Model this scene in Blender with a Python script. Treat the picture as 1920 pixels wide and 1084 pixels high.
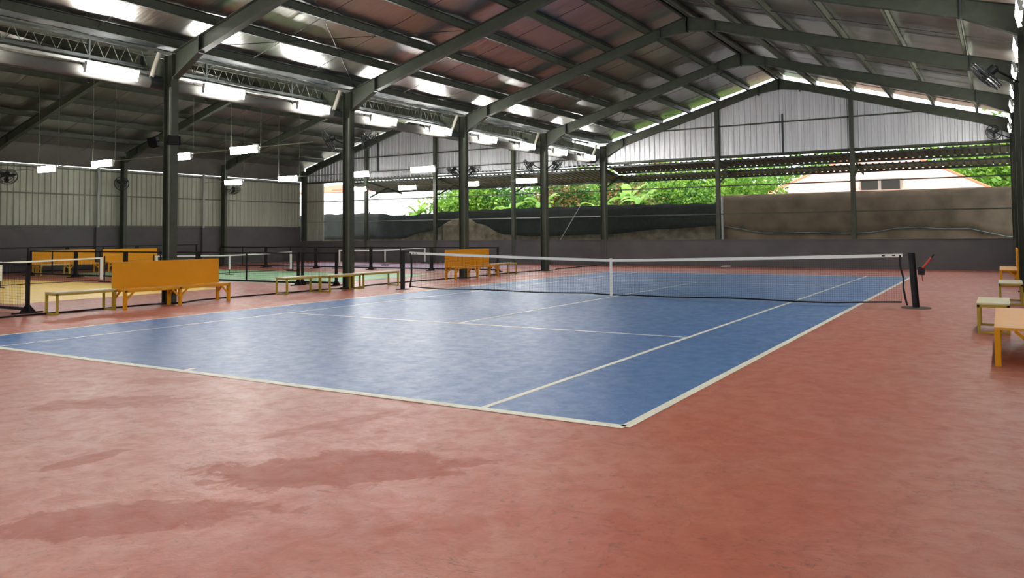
import bpy, math, random
from mathutils import Vector, Matrix
random.seed(7)
for _o in list(bpy.data.objects): bpy.data.objects.remove(_o)
S = bpy.context.scene
C = S.collection

# ------------------------------------------------------------------ camera, world, exposure
CAM = Vector((2.586, -5.934, 1.532))
YAW, PITCH, ROLL, FPX, CX, CY = -0.54542, 0.042305, -0.008277, 1505.74, 962.3, 375.47
f_ = Vector((math.sin(YAW)*math.cos(PITCH), math.cos(YAW)*math.cos(PITCH), math.sin(PITCH)))
r0 = Vector((math.cos(YAW), -math.sin(YAW), 0)); u0 = r0.cross(f_)
r_ = r0*math.cos(ROLL) + u0*math.sin(ROLL); u_ = -r0*math.sin(ROLL) + u0*math.cos(ROLL)
cd = bpy.data.cameras.new('camera'); cam = bpy.data.objects.new('camera', cd); C.objects.link(cam)
cam.matrix_world = Matrix(((r_.x, u_.x, -f_.x, CAM.x), (r_.y, u_.y, -f_.y, CAM.y), (r_.z, u_.z, -f_.z, CAM.z), (0, 0, 0, 1)))
cd.sensor_width = 36; cd.lens = FPX/1920*36
cd.shift_x = -(CX-960)/1920; cd.shift_y = -(542-CY)/1920
cd.clip_end = 500
S.camera = cam
w = bpy.data.worlds.new('overcast_sky'); S.world = w; w.use_nodes = True
SKY = 2.7
wn = w.node_tree.nodes['Background']; wn.inputs[0].default_value = (0.93, 0.97, 1.0, 1); wn.inputs[1].default_value = SKY
sd = bpy.data.lights.new('sun', 'SUN'); sd.energy = 4.6; sd.angle = 0.06; sd.color = (1, .96, .88)
sun = bpy.data.objects.new('sun', sd); C.objects.link(sun)
sun.rotation_euler = (math.radians(34), math.radians(14), 0)
TUBE = 102.0          # strength of the light tubes
S.view_settings.view_transform = 'Standard'; S.view_settings.look = 'None'
S.view_settings.gamma = 1; S.view_settings.use_curve_mapping = False
S.view_settings.exposure = 0.0

# ------------------------------------------------------------------ helpers
class MB:
    def __init__(s): s.v = []; s.f = []
    def add(s, vs, fs):
        b = len(s.v); s.v += [tuple(p) for p in vs]; s.f += [tuple(b+i for i in q) for q in fs]; return s
    def box(s, a, b):
        x0, y0, z0 = a; x1, y1, z1 = b
        return s.add([(x0,y0,z0),(x1,y0,z0),(x1,y1,z0),(x0,y1,z0),(x0,y0,z1),(x1,y0,z1),(x1,y1,z1),(x0,y1,z1)],
                     [(0,3,2,1),(4,5,6,7),(0,1,5,4),(1,2,6,5),(2,3,7,6),(3,0,4,7)])
    def bar(s, p, q, wd, h=None, up=(0,0,1)):
        h = h or wd; p = Vector(p); q = Vector(q); d = (q-p).normalized(); up = Vector(up)
        if abs(d.dot(up)) > .99: up = Vector((1,0,0))
        a = d.cross(up).normalized(); b = a.cross(d)
        vs = [e + a*sx*wd/2 + b*sy*h/2 for e in (p, q) for sx, sy in ((-1,-1),(1,-1),(1,1),(-1,1))]
        return s.add(vs, [(0,1,2,3),(7,6,5,4),(0,4,5,1),(1,5,6,2),(2,6,7,3),(3,7,4,0)])
    def tube(s, pts, r, n=8, caps=True):
        pts = [Vector(p) for p in pts]; rings = []
        up = Vector((0,0,1))
        for i, p in enumerate(pts):
            d = (pts[min(i+1, len(pts)-1)] - pts[max(i-1, 0)]).normalized()
            ref = up if abs(d.dot(up)) < .98 else Vector((1,0,0))
            a = d.cross(ref).normalized(); b = a.cross(d)
            rr = r[i] if isinstance(r, (list, tuple)) else r
            rings.append([p + (a*math.cos(2*math.pi*k/n) + b*math.sin(2*math.pi*k/n))*rr for k in range(n)])
        vs = [v for g in rings for v in g]; fs = []
        for i in range(len(rings)-1):
            for k in range(n):
                fs.append((i*n+k, i*n+(k+1)%n, (i+1)*n+(k+1)%n, (i+1)*n+k))
        if caps: fs.append(tuple(range(n-1, -1, -1))); fs.append(tuple((len(rings)-1)*n+k for k in range(n)))
        return s.add(vs, fs)
    def prism(s, poly, y0, y1):      # poly of (x, z), extruded along y
        n = len(poly)
        vs = [(x, y0, z) for x, z in poly] + [(x, y1, z) for x, z in poly]
        return s.add(vs, [tuple(range(n)), tuple(range(2*n-1, n-1, -1))] + [(i, i+n, (i+1)%n+n, (i+1)%n) for i in range(n)])
    def strip(s, line, t, y0, y1):   # flange: a polyline (x, z) thickened downwards
        for (xa, za), (xb, zb) in zip(line, line[1:]):
            s.prism([(xa, za), (xb, zb), (xb, zb-t), (xa, za-t)], y0, y1)
        return s
    def mesh(s, name, mat, smooth=False):
        me = bpy.data.meshes.new(name); me.from_pydata(s.v, [], s.f); me.materials.append(M[mat])
        if smooth:
            for p in me.polygons: p.use_smooth = True
        me.update(); return me
    def build(s, name, mat, parent=None, loc=(0,0,0), smooth=False):
        return obj(name, s.mesh(name, mat, smooth), parent, loc)
def obj(name, me, parent=None, loc=(0,0,0)):
    o = bpy.data.objects.new(name, me); C.objects.link(o); o.location = loc; o.parent = parent
    return o
def tag(o, label, cat, group=None):
    o['label'] = label; o['category'] = cat
    if group: o['group'] = group
    return o
def thing(name, label, cat, loc=(0,0,0), rz=0, group=None):
    o = bpy.data.objects.new(name, None); C.objects.link(o); o.location = loc; o.rotation_euler = (0,0,rz)
    o.empty_display_size = .1
    return tag(o, label, cat, group)
def struct(o): o['kind'] = 'structure'; return o
def kids(o): return [c for c in KID.get(o.name, [])]
def dup(root, loc, rz=None, label=None):
    r = root.copy(); C.objects.link(r); r.location = loc
    if rz is not None: r.rotation_euler = (0, 0, rz)
    if label: r['label'] = label
    for ch in list(root.children):
        c = ch.copy(); C.objects.link(c); c.parent = r
        for g in list(ch.children):
            d = g.copy(); C.objects.link(d); d.parent = c
    return r

# ------------------------------------------------------------------ materials
M = {}
def mat(name, col, rough=.5, metal=0, spec=.5, var=0, vscale=3, bump=0, bscale=40, stretch=(1,1,1), dark=None, alpha=1, trans=0):
    m = bpy.data.materials.new(name); m.use_nodes = True; nt = m.node_tree; N = nt.nodes; L = nt.links
    b = N['Principled BSDF']; b.inputs['Base Color'].default_value = (*col, 1)
    b.inputs['Roughness'].default_value = rough; b.inputs['Metallic'].default_value = metal
    b.inputs['Specular IOR Level'].default_value = spec; b.inputs['Alpha'].default_value = alpha
    if trans: b.inputs['Transmission Weight'].default_value = trans
    if var or bump:
        tc = N.new('ShaderNodeTexCoord'); mp = N.new('ShaderNodeMapping'); mp.inputs['Scale'].default_value = stretch
        L.new(tc.outputs['Object'], mp.inputs['Vector'])
    if var:
        nz = N.new('ShaderNodeTexNoise'); nz.inputs['Scale'].default_value = vscale; nz.inputs['Detail'].default_value = 6
        L.new(mp.outputs[0], nz.inputs['Vector'])
        rp = N.new('ShaderNodeValToRGB'); rp.color_ramp.elements[0].position = .3; rp.color_ramp.elements[1].position = .7
        d = dark or tuple(c*(1-var) for c in col)
        rp.color_ramp.elements[0].color = (*d, 1); rp.color_ramp.elements[1].color = (*tuple(min(1, c*(1+var*.4)) for c in col), 1)
        L.new(nz.outputs['Fac'], rp.inputs[0]); L.new(rp.outputs[0], b.inputs['Base Color'])
    if bump:
        n2 = N.new('ShaderNodeTexNoise'); n2.inputs['Scale'].default_value = bscale; n2.inputs['Detail'].default_value = 4
        L.new(mp.outputs[0], n2.inputs['Vector'])
        bp = N.new('ShaderNodeBump'); bp.inputs['Strength'].default_value = bump; bp.inputs['Distance'].default_value = .02
        L.new(n2.outputs['Fac'], bp.inputs['Height']); L.new(bp.outputs[0], b.inputs['Normal'])
    M[name] = m; return m
def emit(name, col, st):
    m = bpy.data.materials.new(name); m.use_nodes = True; nt = m.node_tree
    b = nt.nodes['Principled BSDF']; b.inputs['Base Color'].default_value = (.8,.8,.8,1)
    b.inputs['Emission Color'].default_value = (*col, 1); b.inputs['Emission Strength'].default_value = st
    M[name] = m
def leafmat(name, col, var=.4):
    m = mat(name, col, .5, 0, .4, var=var, vscale=1.5)
    nt = m.node_tree; N = nt.nodes; L = nt.links; b = N['Principled BSDF']
    t = N.new('ShaderNodeBsdfTranslucent'); mx = N.new('ShaderNodeMixShader'); mx.inputs[0].default_value = .4
    src = b.inputs['Base Color'].links[0].from_socket; L.new(src, t.inputs['Color'])
    L.new(b.outputs[0], mx.inputs[1]); L.new(t.outputs[0], mx.inputs[2]); L.new(mx.outputs[0], N['Material Output'].inputs[0])

def floor_mat(name, base, light, stain, gloss=.34, stains=(), scuff=(.12,.05,.04), spec=.45):
    """painted concrete: cloudy colour, fine scuffs, stains with a shape of their own, uneven satin gloss"""
    m = bpy.data.materials.new(name); m.use_nodes = True; nt = m.node_tree; N = nt.nodes; L = nt.links
    b = N['Principled BSDF']; geo = N.new('ShaderNodeNewGeometry')
    def noise(scale, det=6, vec=None, dist=0, rough=.55):
        n = N.new('ShaderNodeTexNoise'); n.inputs['Scale'].default_value = scale; n.inputs['Detail'].default_value = det
        n.inputs['Distortion'].default_value = dist; n.inputs['Roughness'].default_value = rough
        L.new(vec or geo.outputs['Position'], n.inputs['Vector']); return n.outputs['Fac']
    def math_(op, a, c=None, clamp=False):
        x = N.new('ShaderNodeMath'); x.operation = op; x.use_clamp = clamp
        for i, q in enumerate((a, c)):
            if q is None: continue
            if isinstance(q, (int, float)): x.inputs[i].default_value = q
            else: L.new(q, x.inputs[i])
        return x.outputs[0]
    def ramp(fac, lo, hi, c0=(0,0,0), c1=(1,1,1)):
        r = N.new('ShaderNodeValToRGB'); r.color_ramp.elements[0].position = lo; r.color_ramp.elements[1].position = hi
        r.color_ramp.elements[0].color = (*c0, 1); r.color_ramp.elements[1].color = (*c1, 1)
        L.new(fac, r.inputs[0]); return r.outputs[0]
    def mix(fac, a, c):
        x = N.new('ShaderNodeMix'); x.data_type = 'RGBA'
        for sk, q in ((x.inputs[0], fac), (x.inputs[6], a), (x.inputs[7], c)):
            if isinstance(q, tuple): sk.default_value = (*q, 1)
            elif isinstance(q, (int, float)): sk.default_value = q
            else: L.new(q, sk)
        return x.outputs[2]
    cloud = noise(.7, 8, dist=.6); mid = noise(5.5, 9, dist=.5, rough=.65); fine = noise(30, 6)
    col = mix(ramp(cloud, .38, .66), base, light)
    col = mix(math_('MULTIPLY', ramp(mid, .45, .72), .6), col, stain)
    # scuffs: thin dark scratches where a warped noise crosses its middle value
    mp = N.new('ShaderNodeMapping'); mp.inputs['Scale'].default_value = (.7, 2.4, 1); mp.inputs['Rotation'].default_value = (0, 0, .5)
    L.new(geo.outputs['Position'], mp.inputs['Vector'])
    sc = noise(3.6, 3, mp.outputs[0], 1.6)
    line = ramp(math_('ABSOLUTE', math_('SUBTRACT', sc, .5)), .0, .012, (1,1,1), (0,0,0))
    scm = math_('MULTIPLY', line, ramp(noise(1.3, 3), .5, .62))
    col = mix(math_('MULTIPLY', scm, .75), col, scuff)
    col = mix(math_('MULTIPLY', ramp(noise(15, 5, dist=1.2), .60, .70), .45), col, scuff)
    rough_add = math_('MULTIPLY', ramp(mid, .35, .7), .16)
    for (cx, cy, ax, ay, rot, amt) in stains:
        m1 = N.new('ShaderNodeMapping'); m1.vector_type = 'TEXTURE'
        m1.inputs['Location'].default_value = (cx, cy, 0); m1.inputs['Rotation'].default_value = (0, 0, rot); m1.inputs['Scale'].default_value = (ax, ay, 1)
        L.new(geo.outputs['Position'], m1.inputs['Vector'])
        ln = N.new('ShaderNodeVectorMath'); ln.operation = 'LENGTH'; L.new(m1.outputs[0], ln.inputs[0])
        d = math_('ADD', ln.outputs['Value'], math_('MULTIPLY', math_('SUBTRACT', noise(3.2, 8, dist=.8, rough=.65), .5), 2.0))
        k = math_('MULTIPLY', ramp(d, .88, 1.0, (1,1,1), (0,0,0)), amt)
        col = mix(k, col, stain)
        rough_add = math_('ADD', rough_add, math_('MULTIPLY', k, .12))
    L.new(col, b.inputs['Base Color'])
    L.new(math_('ADD', rough_add, gloss), b.inputs['Roughness'])
    b.inputs['Specular IOR Level'].default_value = spec
    bp = N.new('ShaderNodeBump'); bp.inputs['Strength'].default_value = .55; bp.inputs['Distance'].default_value = .01
    L.new(math_('ADD', math_('MULTIPLY', fine, .35), math_('MULTIPLY', mid, 1.3)), bp.inputs['Height']); L.new(bp.outputs[0], b.inputs['Normal'])
    M[name] = m
floor_mat('red_floor', (.41,.112,.070), (.44,.158,.106), (.34,.076,.045), .36, [
    (-1.2,-2.0,.95,.42,.72,.9), (-1.55,-3.25,.85,.26,.75,.85), (-4.55,-1.5,.75,.3,.75,.7), (-2.87,-2.68,.34,.1,1.6,.8),
    (-2.1,-1.0,.12,.7,-.3,.6), (-.2,-3.12,.2,.1,.6,-.0), (-5.1,-.45,.55,.2,.7,.5), (-.2,-2.9,.9,.35,.9,.35)])
floor_mat('blue_court', (.066,.158,.37), (.09,.185,.385), (.052,.128,.31), .34, spec=.36, scuff=(.02,.035,.07))
floor_mat('yellow_court', (.84,.58,.15), (.88,.64,.2), (.76,.50,.12), .42)
floor_mat('green_court', (.21,.45,.22), (.27,.5,.28), (.17,.38,.18), .42)
floor_mat('purple_court', (.42,.27,.40), (.48,.32,.46), (.34,.22,.34), .42)
mat('line_paint', (.80,.79,.66), .5, var=.12, vscale=6)
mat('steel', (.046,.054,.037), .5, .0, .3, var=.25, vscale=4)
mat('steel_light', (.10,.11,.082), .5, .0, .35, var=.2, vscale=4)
mat('steel_dark', (.016,.02,.02), .5)
mat('gutter', (.025,.034,.042), .4, .3)
mat('foil', (.55,.55,.525), .31, 1, var=.12, vscale=2.5, bump=.5, bscale=3.0, stretch=(.35, 3.0, .35))
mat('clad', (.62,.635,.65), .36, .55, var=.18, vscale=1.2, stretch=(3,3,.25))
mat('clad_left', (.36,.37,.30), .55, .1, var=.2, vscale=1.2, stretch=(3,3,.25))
mat('low_wall', (.082,.078,.080), .75, var=.15, vscale=1.5, bump=.1)
mat('orange', (.70,.30,.0), .5, 0, .25, var=.06, vscale=2)
mat('orange_seat', (.70,.33,.03), .42, 0, .4, var=.06, vscale=2)
mat('bench_yellow', (.42,.30,.02), .45)
mat('bench_top', (.62,.56,.33), .42, var=.08, vscale=4)
mat('black', (.005,.005,.007), .5, 0, .3)
mat('black_soft', (.007,.0065,.007), .7, 0, .3)
mat('matt_black', (.004,.004,.004), .8, 0, .05)
mat('net_cord', (.012,.012,.014), .8)
mat('white_band', (.72,.72,.68), .6)
mat('white_plastic', (.36,.345,.28), .4)
mat('duct_grey', (.115,.11,.10), .85, 0, .1, var=.12, vscale=2)
mat('galv', (.3,.31,.29), .45, .6)
mat('red_paint', (.5,.05,.03), .4)
mat('housing', (.5,.5,.48), .5)
emit('tube_glow', (1,.985,.94), TUBE)
mat('plaster', (.17,.13,.09), .9, var=.5, vscale=.9, bump=.3, bscale=8, dark=(.09,.065,.042))
mat('earth', (.16,.135,.095), .95, var=.5, vscale=2.5, bump=.4, bscale=10, dark=(.075,.062,.042))
mat('shade_net', (.014,.018,.016), .9, var=.3, vscale=6)
mat('brown_net', (.13,.098,.066), .9, var=.4, vscale=1.2)
mat('net_trim', (.16,.24,.24), .8)
mat('roof_tile', (.55,.32,.26), .7, var=.15, vscale=3)
mat('house_wall', (.30,.24,.2), .8, var=.2, vscale=2)
mat('white_wall', (.8,.8,.78), .8)
mat('opening_shade', (.02,.018,.015), .8)
mat('orange_sheet', (.6,.16,.07), .6)
mat('awning', (.16,.15,.11), .5, .3, var=.3, vscale=2)
mat('ground', (.15,.14,.07), .95, var=.4, vscale=1)
mat('bark', (.12,.09,.05), .9, var=.3, vscale=5)
leafmat('leaf_bright', (.30,.50,.06)); leafmat('leaf_mid', (.16,.34,.05)); leafmat('leaf_dark', (.07,.19,.035)); leafmat('banana_leaf', (.28,.48,.09), .25); leafmat('dry_leaf', (.35,.22,.09))

# ------------------------------------------------------------------ dimensions
XL, XR = -13.85, 3.10            # column rows of the tennis hall
XF = -34.06                      # far column row of the second hall
RX = -5.48; RZ = 8.17; SL = .2855    # ridge and slope (top of rafters)
RX2 = (XF+XL)/2; RZ2 = 8.43; SL2 = .28
FY = [5.83+5.95*k for k in range(-3, 5)]     # frame lines; last one is the end gable
YE = FY[-1]; Y0 = FY[0]
PD = .24                          # purlin depth
def zt(x): return RZ - SL*abs(x-RX)
def zt2(x): return RZ2 - SL2*abs(x-RX2)
NTH = ['nearest', 'second', 'third', 'fourth', 'fifth', 'sixth', 'seventh', 'eighth', 'ninth']

# ------------------------------------------------------------------ floor and courts
fl = MB().box((XF-.6, Y0-1, -.15), (XR+.6, YE+.25, 0)).build('floor', 'red_floor'); struct(fl)
def court(name, label, x0, x1, y0, y1, m, lines, z=.003, lw=.05):
    t = thing(name, label, 'court', (0,0,0))
    MB().box((x0,y0,0), (x1,y1,z)).build('court_paint', m, t)
    for (xa, ya, xb, yb, wd) in lines:
        if abs(xa-xb) < 1e-6: MB().box((xa-wd/2, min(ya,yb), z), (xa+wd/2, max(ya,yb), z+.0015)).build('court_line', 'line_paint', t)
        else: MB().box((min(xa,xb), ya-wd/2, z), (max(xa,xb), ya+wd/2, z+.0015)).build('court_line', 'line_paint', t)
    return t
W_, L_ = 10.97, 23.77; a = 1.372; N_ = L_/2; sv = 6.40
court('tennis_court', 'blue painted tennis court with cream lines in the main hall', -W_, 0, 0, L_, 'blue_court', [
    (0,0,0,L_,.085), (-W_,0,-W_,L_,.06), (-W_,.0,0,.0,.11), (-W_,L_,0,L_,.10), (-a,0.055,-a,L_,.06), (-W_+a,.055,-W_+a,L_,.05),
    (-W_+a,N_-sv,-a,N_-sv,.05), (-W_+a,N_+sv,-a,N_+sv,.05), (-W_/2,N_-sv,-W_/2,N_+sv,.05), (-W_/2,.055,-W_/2,.20,.05), (-W_/2,L_-.2,-W_/2,L_,.05)])
NX = -23.85
def pb_lines(cy):
    x0, x1, y0, y1 = NX-6.7, NX+6.7, cy-3.05, cy+3.05
    return [(x0,y0,x0,y1,.05), (x1,y0,x1,y1,.05), (x0,y0,x1,y0,.05), (x0,y1,x1,y1,.05), (NX-2.13,y0,NX-2.13,y1,.05), (NX+2.13,y0,NX+2.13,y1,.05),
            (x0,cy,NX-2.13,cy,.05), (NX+2.13,cy,x1,cy,.05)]
court('small_court', 'yellow painted small court at the left edge of the second hall', NX-6.75, NX+6.75, 4.05, 10.0, 'yellow_court', [])
court('small_court', 'green painted small court in the middle of the second hall', NX-7.6, NX+7.75, 12.5, 18.9, 'green_court', [])
court('small_court', 'pale purple small court at the back of the second hall', NX-6.75, NX+6.75, 22.4, 28.4, 'purple_court', [])

# ------------------------------------------------------------------ low walls and cladding
wb = struct(MB().box((XF-.35, YE-.08, 0), (XR+.4, YE+.12, 1.2)).build('wall_back', 'low_wall'))
wl = struct(MB().box((XF-.35, Y0-1, 0), (XF-.2, YE-.08, 2.06)).build('wall_left', 'low_wall'))
wr = struct(MB().box((XR+.17, Y0-1, 0), (XR+.3, YE-.08, 1.2)).build('wall_right', 'low_wall'))
wf = struct(MB().box((XF-.35, Y0-1.15, 0), (XR+.3, Y0-1.0, 1.2)).build('wall_front', 'low_wall'))
MB().box((XF-.35, YE-.11, 1.2), (XR+.4, YE+.14, 1.225)).build('coping', 'low_wall', wb)
def ribbed(x0, x1, z0, ztop, axis='x', pitch=.25, dep=.042, at=0, thick=None):
    """trapezoidal sheet standing upright between x0 and x1; ztop is a function"""
    prof = []; n = max(1, round((x1-x0)/pitch)); p = (x1-x0)/n
    for i in range(n):
        b = x0+i*p; prof += [(b, 0), (b+.55*p, 0), (b+.65*p, dep), (b+.9*p, dep)]
    prof.append((x1, 0)); v = []; f = []
    for u, d in prof:
        for zz in (z0, ztop(u)):
            v.append((u, at-d, zz) if axis == 'x' else (at+d, u, zz))
    for i in range(len(prof)-1): f.append((2*i, 2*i+2, 2*i+3, 2*i+1))
    m = MB(); m.add(v, f); return m
GB = 4.9
up = struct(MB().box((XF-.1, YE+.16, GB-.05), (XR+.1, YE+.22, GB+.02)).build('wall_back_upper', 'steel'))
x = XL+.1
while x < XR-.05:
    x1 = min(x+.75, XR+.12); ribbed(x, x1, GB, lambda u: zt(u)-.05, at=YE+.16).build('cladding_sheet', 'clad', up); x = x1
x = XF
while x < XL-.15:
    x1 = min(x+.75, XL-.02); ribbed(x, x1, 4.75 if x1 < -24 else GB-.05, lambda u: zt2(u)-.05, at=YE+.16).build('cladding_sheet', 'clad', up); x = x1
fu = struct(MB().box((XF-.1, Y0-1.1, GB-.05), (XR+.1, Y0-1.03, GB+.02)).build('wall_front_upper', 'steel'))
ribbed(XL, XR+.1, GB, lambda u: zt(u)+.1, at=Y0-1.05).build('cladding_sheet', 'clad', fu)
ribbed(XF-.1, XL, GB, lambda u: zt2(u)+.1, at=Y0-1.05).build('cladding_sheet', 'clad', fu)
y = Y0-1
while y < YE-.1:
    y1 = min(y+.8, YE-.08)
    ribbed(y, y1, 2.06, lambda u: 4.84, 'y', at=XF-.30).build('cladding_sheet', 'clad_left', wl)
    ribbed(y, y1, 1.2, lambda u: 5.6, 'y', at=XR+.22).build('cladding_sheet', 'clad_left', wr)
    y = y1
for z in (2.08, 3.55, 4.72): MB().box((XF-.26, Y0-1, z-.03), (XF-.2, YE-.1, z+.03)).build('girt', 'steel_light', wl)
MB().box((XF-.32, Y0-1, 4.875), (XF-.24, YE+.1, 5.82)).build('eave_panel', 'duct_grey', wl)
for yy in (10.6, 16.52, 22.45): 
    MB().box((XF-.21, yy-.12, 0), (XF-.06, yy+.12, 2.02)).build('pilaster', 'low_wall', wl)
    MB().tube([(XF-.15, yy, 2.02), (XF-.15, yy, 4.9)], .07, 8).build('downpipe', 'galv', wl)
# gable frame members: posts, girts and rails (parts of the back wall)
for gx, zz in ((-8.25, zt(-8.25)), (-2.6, zt(-2.6))): 
    m = MB(); m.box((gx-.09, YE-.02, 1.2), (gx+.09, YE+.0, zz-.1)).box((gx-.09, YE+.13, 1.2), (gx+.09, YE+.15, zz-.1)).box((gx-.006, YE, 1.2), (gx+.006, YE+.13, zz-.1))
    m.build('gable_post', 'steel', up)
for gx in (-18.95, -23.98, -28.97):
    m = MB(); m.box((gx-.09, YE-.13, .0), (gx+.09, YE-.11, zt2(gx)-.1)).box((gx-.09, YE+.02, 1.22), (gx+.09, YE+.04, zt2(gx)-.1)).box((gx-.006, YE-.12, 1.22), (gx+.006, YE+.03, zt2(gx)-.1))
    m.build('gable_post', 'steel', up)
def rail(x0, x1, z, r=.035, yy=YE-.05, m='steel'): MB().box((x0, yy-r, z-r), (x1, yy+r, z+r)).build('girt', m, up)
rail(-11.9, 1.2, 6.3, .03, YE+.1); rail(XL, XR, 4.93, .045, YE+.1); rail(XL, XR, 3.61, .025, YE+.1); rail(XL, XR, 2.36, .025, YE+.1)
rail(-31.4, -16.4, 6.08, .03, YE+.1); rail(XF, XL, 5.22, .025, YE+.1); rail(XF, XL, 4.76, .05, YE+.1); rail(XF, XL, 3.6, .025, YE+.1); rail(XF, XL, 2.36, .022, YE+.1, 'galv')
MB().box((-5.42, YE+.06, 4.9), (-5.35, YE+.12, 6.65)).build('gable_strut', 'steel_dark', up)
MB().box((-28.24, YE+.06, 5.2), (-28.17, YE+.12, 7.55)).build('gable_strut', 'steel_dark', up)
x = XF
while x < -32.55: ribbed(x, x+.38, 1.22, lambda u: 4.75, at=YE+.16, pitch=.127).build('cladding_sheet', 'clad_left', up); x += .38

# ------------------------------------------------------------------ roof: ceiling slopes with foil strips and purlins
def slope(xa, xb, zf, ridge_x, label_mat='foil', first=0):
    """xa = eave side, xb = ridge side"""
    sgn = 1 if xb > xa else -1
    y0, y1 = Y0-1.2, YE+.36
    za, zb = zf(xa)+PD, zf(xb)+PD
    top = MB(); top.add([(xa,y0,za+.05),(xb,y0,zb+.05),(xb,y1,zb+.05),(xa,y1,za+.05),(xa,y0,za+.08),(xb,y0,zb+.08),(xb,y1,zb+.08),(xa,y1,za+.08)],
        [(0,1,2,3),(7,6,5,4),(0,4,5,1),(1,5,6,2),(2,6,7,3),(3,7,4,0)])
    ce = struct(top.build('ceiling', 'galv'))
    # foil strips laid from eave to ridge, 1.19 m wide, slightly slack between the purlins
    n = 24; wid = 1.19; v = []; f = []
    for i in range(n+1):
        t = i/n; xx = xa+(xb-xa)*t; zz = za+(zb-za)*t - .012*abs(math.sin(math.pi*6*t))
        for k in range(7):
            yy = (wid+.02)*k/6
            v.append((xx, yy, zz + .006*math.sin(k*1.05+i*.6) - .004*(k in (0,6))))
    for i in range(n):
        for k in range(6): f.append((i*7+k, i*7+k+1, (i+1)*7+k+1, (i+1)*7+k))
    m = MB(); m.add(v, f); me = m.mesh('foil_strip', label_mat, True)
    k = 0; y = y1-wid*math.ceil((y1-y0)/wid)
    while y < y1-.3:
        obj('foil_strip', me, ce, (0, y, .005*(k % 2))); y += wid; k += 1
    # purlins: C channels
    for i in range(first, 7):
        xx = xa + (xb-xa)*i/6
        if i == 6: xx -= sgn*.12
        if i == 0: xx += sgn*.10
        z0 = zf(xx); m = MB(); m.box((xx-.006, y0, z0), (xx+.006, y1, z0+PD-.02)).box((xx-.006 if sgn > 0 else xx-.075, y0, z0), (xx+.075 if sgn > 0 else xx+.006, y1, z0+.008))
        m.box((xx-.006 if sgn > 0 else xx-.075, y0, z0+PD-.03), (xx+.075 if sgn > 0 else xx+.006, y1, z0+PD-.022))
        m.box((xx+.067 if sgn > 0 else xx-.075, y0, z0), (xx+.075 if sgn > 0 else xx-.067, y1, z0+.03))
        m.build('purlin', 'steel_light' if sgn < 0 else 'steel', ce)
    for j in range(len(FY)-1):
        for q in (1, 2):
            yy = FY[j] + 5.95*q/3
            MB().tube([(xa, yy, zf(xa)+.1), (xb, yy, zf(xb)+.1)], .008, 5).build('sag_rod', 'steel_dark', ce)
    return ce
CE = slope(XL+.22, RX, zt, RX); slope(XR+.35, RX, zt, RX)
slope(XL-.22, RX2, zt2, RX2, first=1); slope(XF-.45, RX2, zt2, RX2)
# diagonal rod bracing under the foil of the tennis hall
for j in (3, 6):
    for (xa, xb) in ((XL+.3, -9.7), (-9.7, XL+.3)):
        MB().tube([(xa, FY[j]+.1, zt(xa)+.06), (xb, FY[j+1]-.1, zt(xb)+.06)], .009, 5).build('brace_rod', 'steel_dark', CE)

# ------------------------------------------------------------------ portal frames
def half(xc, xr, zf, rz):
    """web polygon and flanges of one rafter from column side xc to ridge xr"""
    s = 1 if xr > xc else -1
    top = [(xc, zf(xc)), (xr, rz)]
    bot = [(xc, 5.2), (xc+s*.92, zf(xc+s*.92)-.38), (xr-s*.87, zf(xr-s*.87)-.32), (xr, rz-.46)]
    m = MB(); m.prism(top + bot[::-1], -.006, .006)
    m.strip(top, .014, -.09, .09); m.strip([(x, z+.014) for x, z in bot], .014, -.09, .09)
    p = MB()
    for xx in (xc+s*.92, xr-s*.87):
        zb = zf(xx)-.40; p.box((xx-.014, -.092, zb), (xx+.014, .092, zf(xx)+.01))
    p.box((xr-.014, -.092, rz-.48), (xr+.014, .092, rz))
    return m.mesh('rafter', 'steel'), p.mesh('splice_plate', 'steel_dark')
parts1 = [half(XL+.15, RX, zt, RZ), half(XR-.15, RX, zt, RZ)]
parts2 = [half(XL-.15, RX2, zt2, RZ2), half(XF+.15, RX2, zt2, RZ2)]
for k, y in enumerate(FY):
    far = ['second frame behind the camera', 'frame just behind the camera', 'frame in front of the camera, out of view above', 'nearest frame in view', 'second frame in view', 'third frame in view', 'fourth frame in view', 'end frame against the back gable'][k]
    for parts, hall in ((parts1, 'tennis hall'), (parts2, 'second hall')):
        t = thing('roof_frame', f'dark green steel rafter pair across the {hall}, {far}', 'roof frame', (0, y, 0), 0, f'rafter pairs of the {hall}')
        for r, p in parts:
            a_ = obj('rafter', r, t); obj('splice_plate', p, a_)
def column(xc, y, label, zt_, group, pipe=False):
    t = thing('steel_column', label, 'column', (xc, y, 0), 0, group)
    m = MB(); m.box((-.15,-.09,0), (-.137,.09,zt_)).box((.137,-.09,0), (.15,.09,zt_)).box((-.14,-.005,0), (.14,.005,zt_))
    m.build('column_shaft', 'steel', t)
    MB().box((-.2,-.14,0), (.2,.14,.02)).build('base_plate', 'steel_dark', t)
    if pipe:
        MB().tube([(.09,-.07,.02), (.09,-.07,5.0)], .035, 8).build('conduit', 'steel_light', t)
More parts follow.
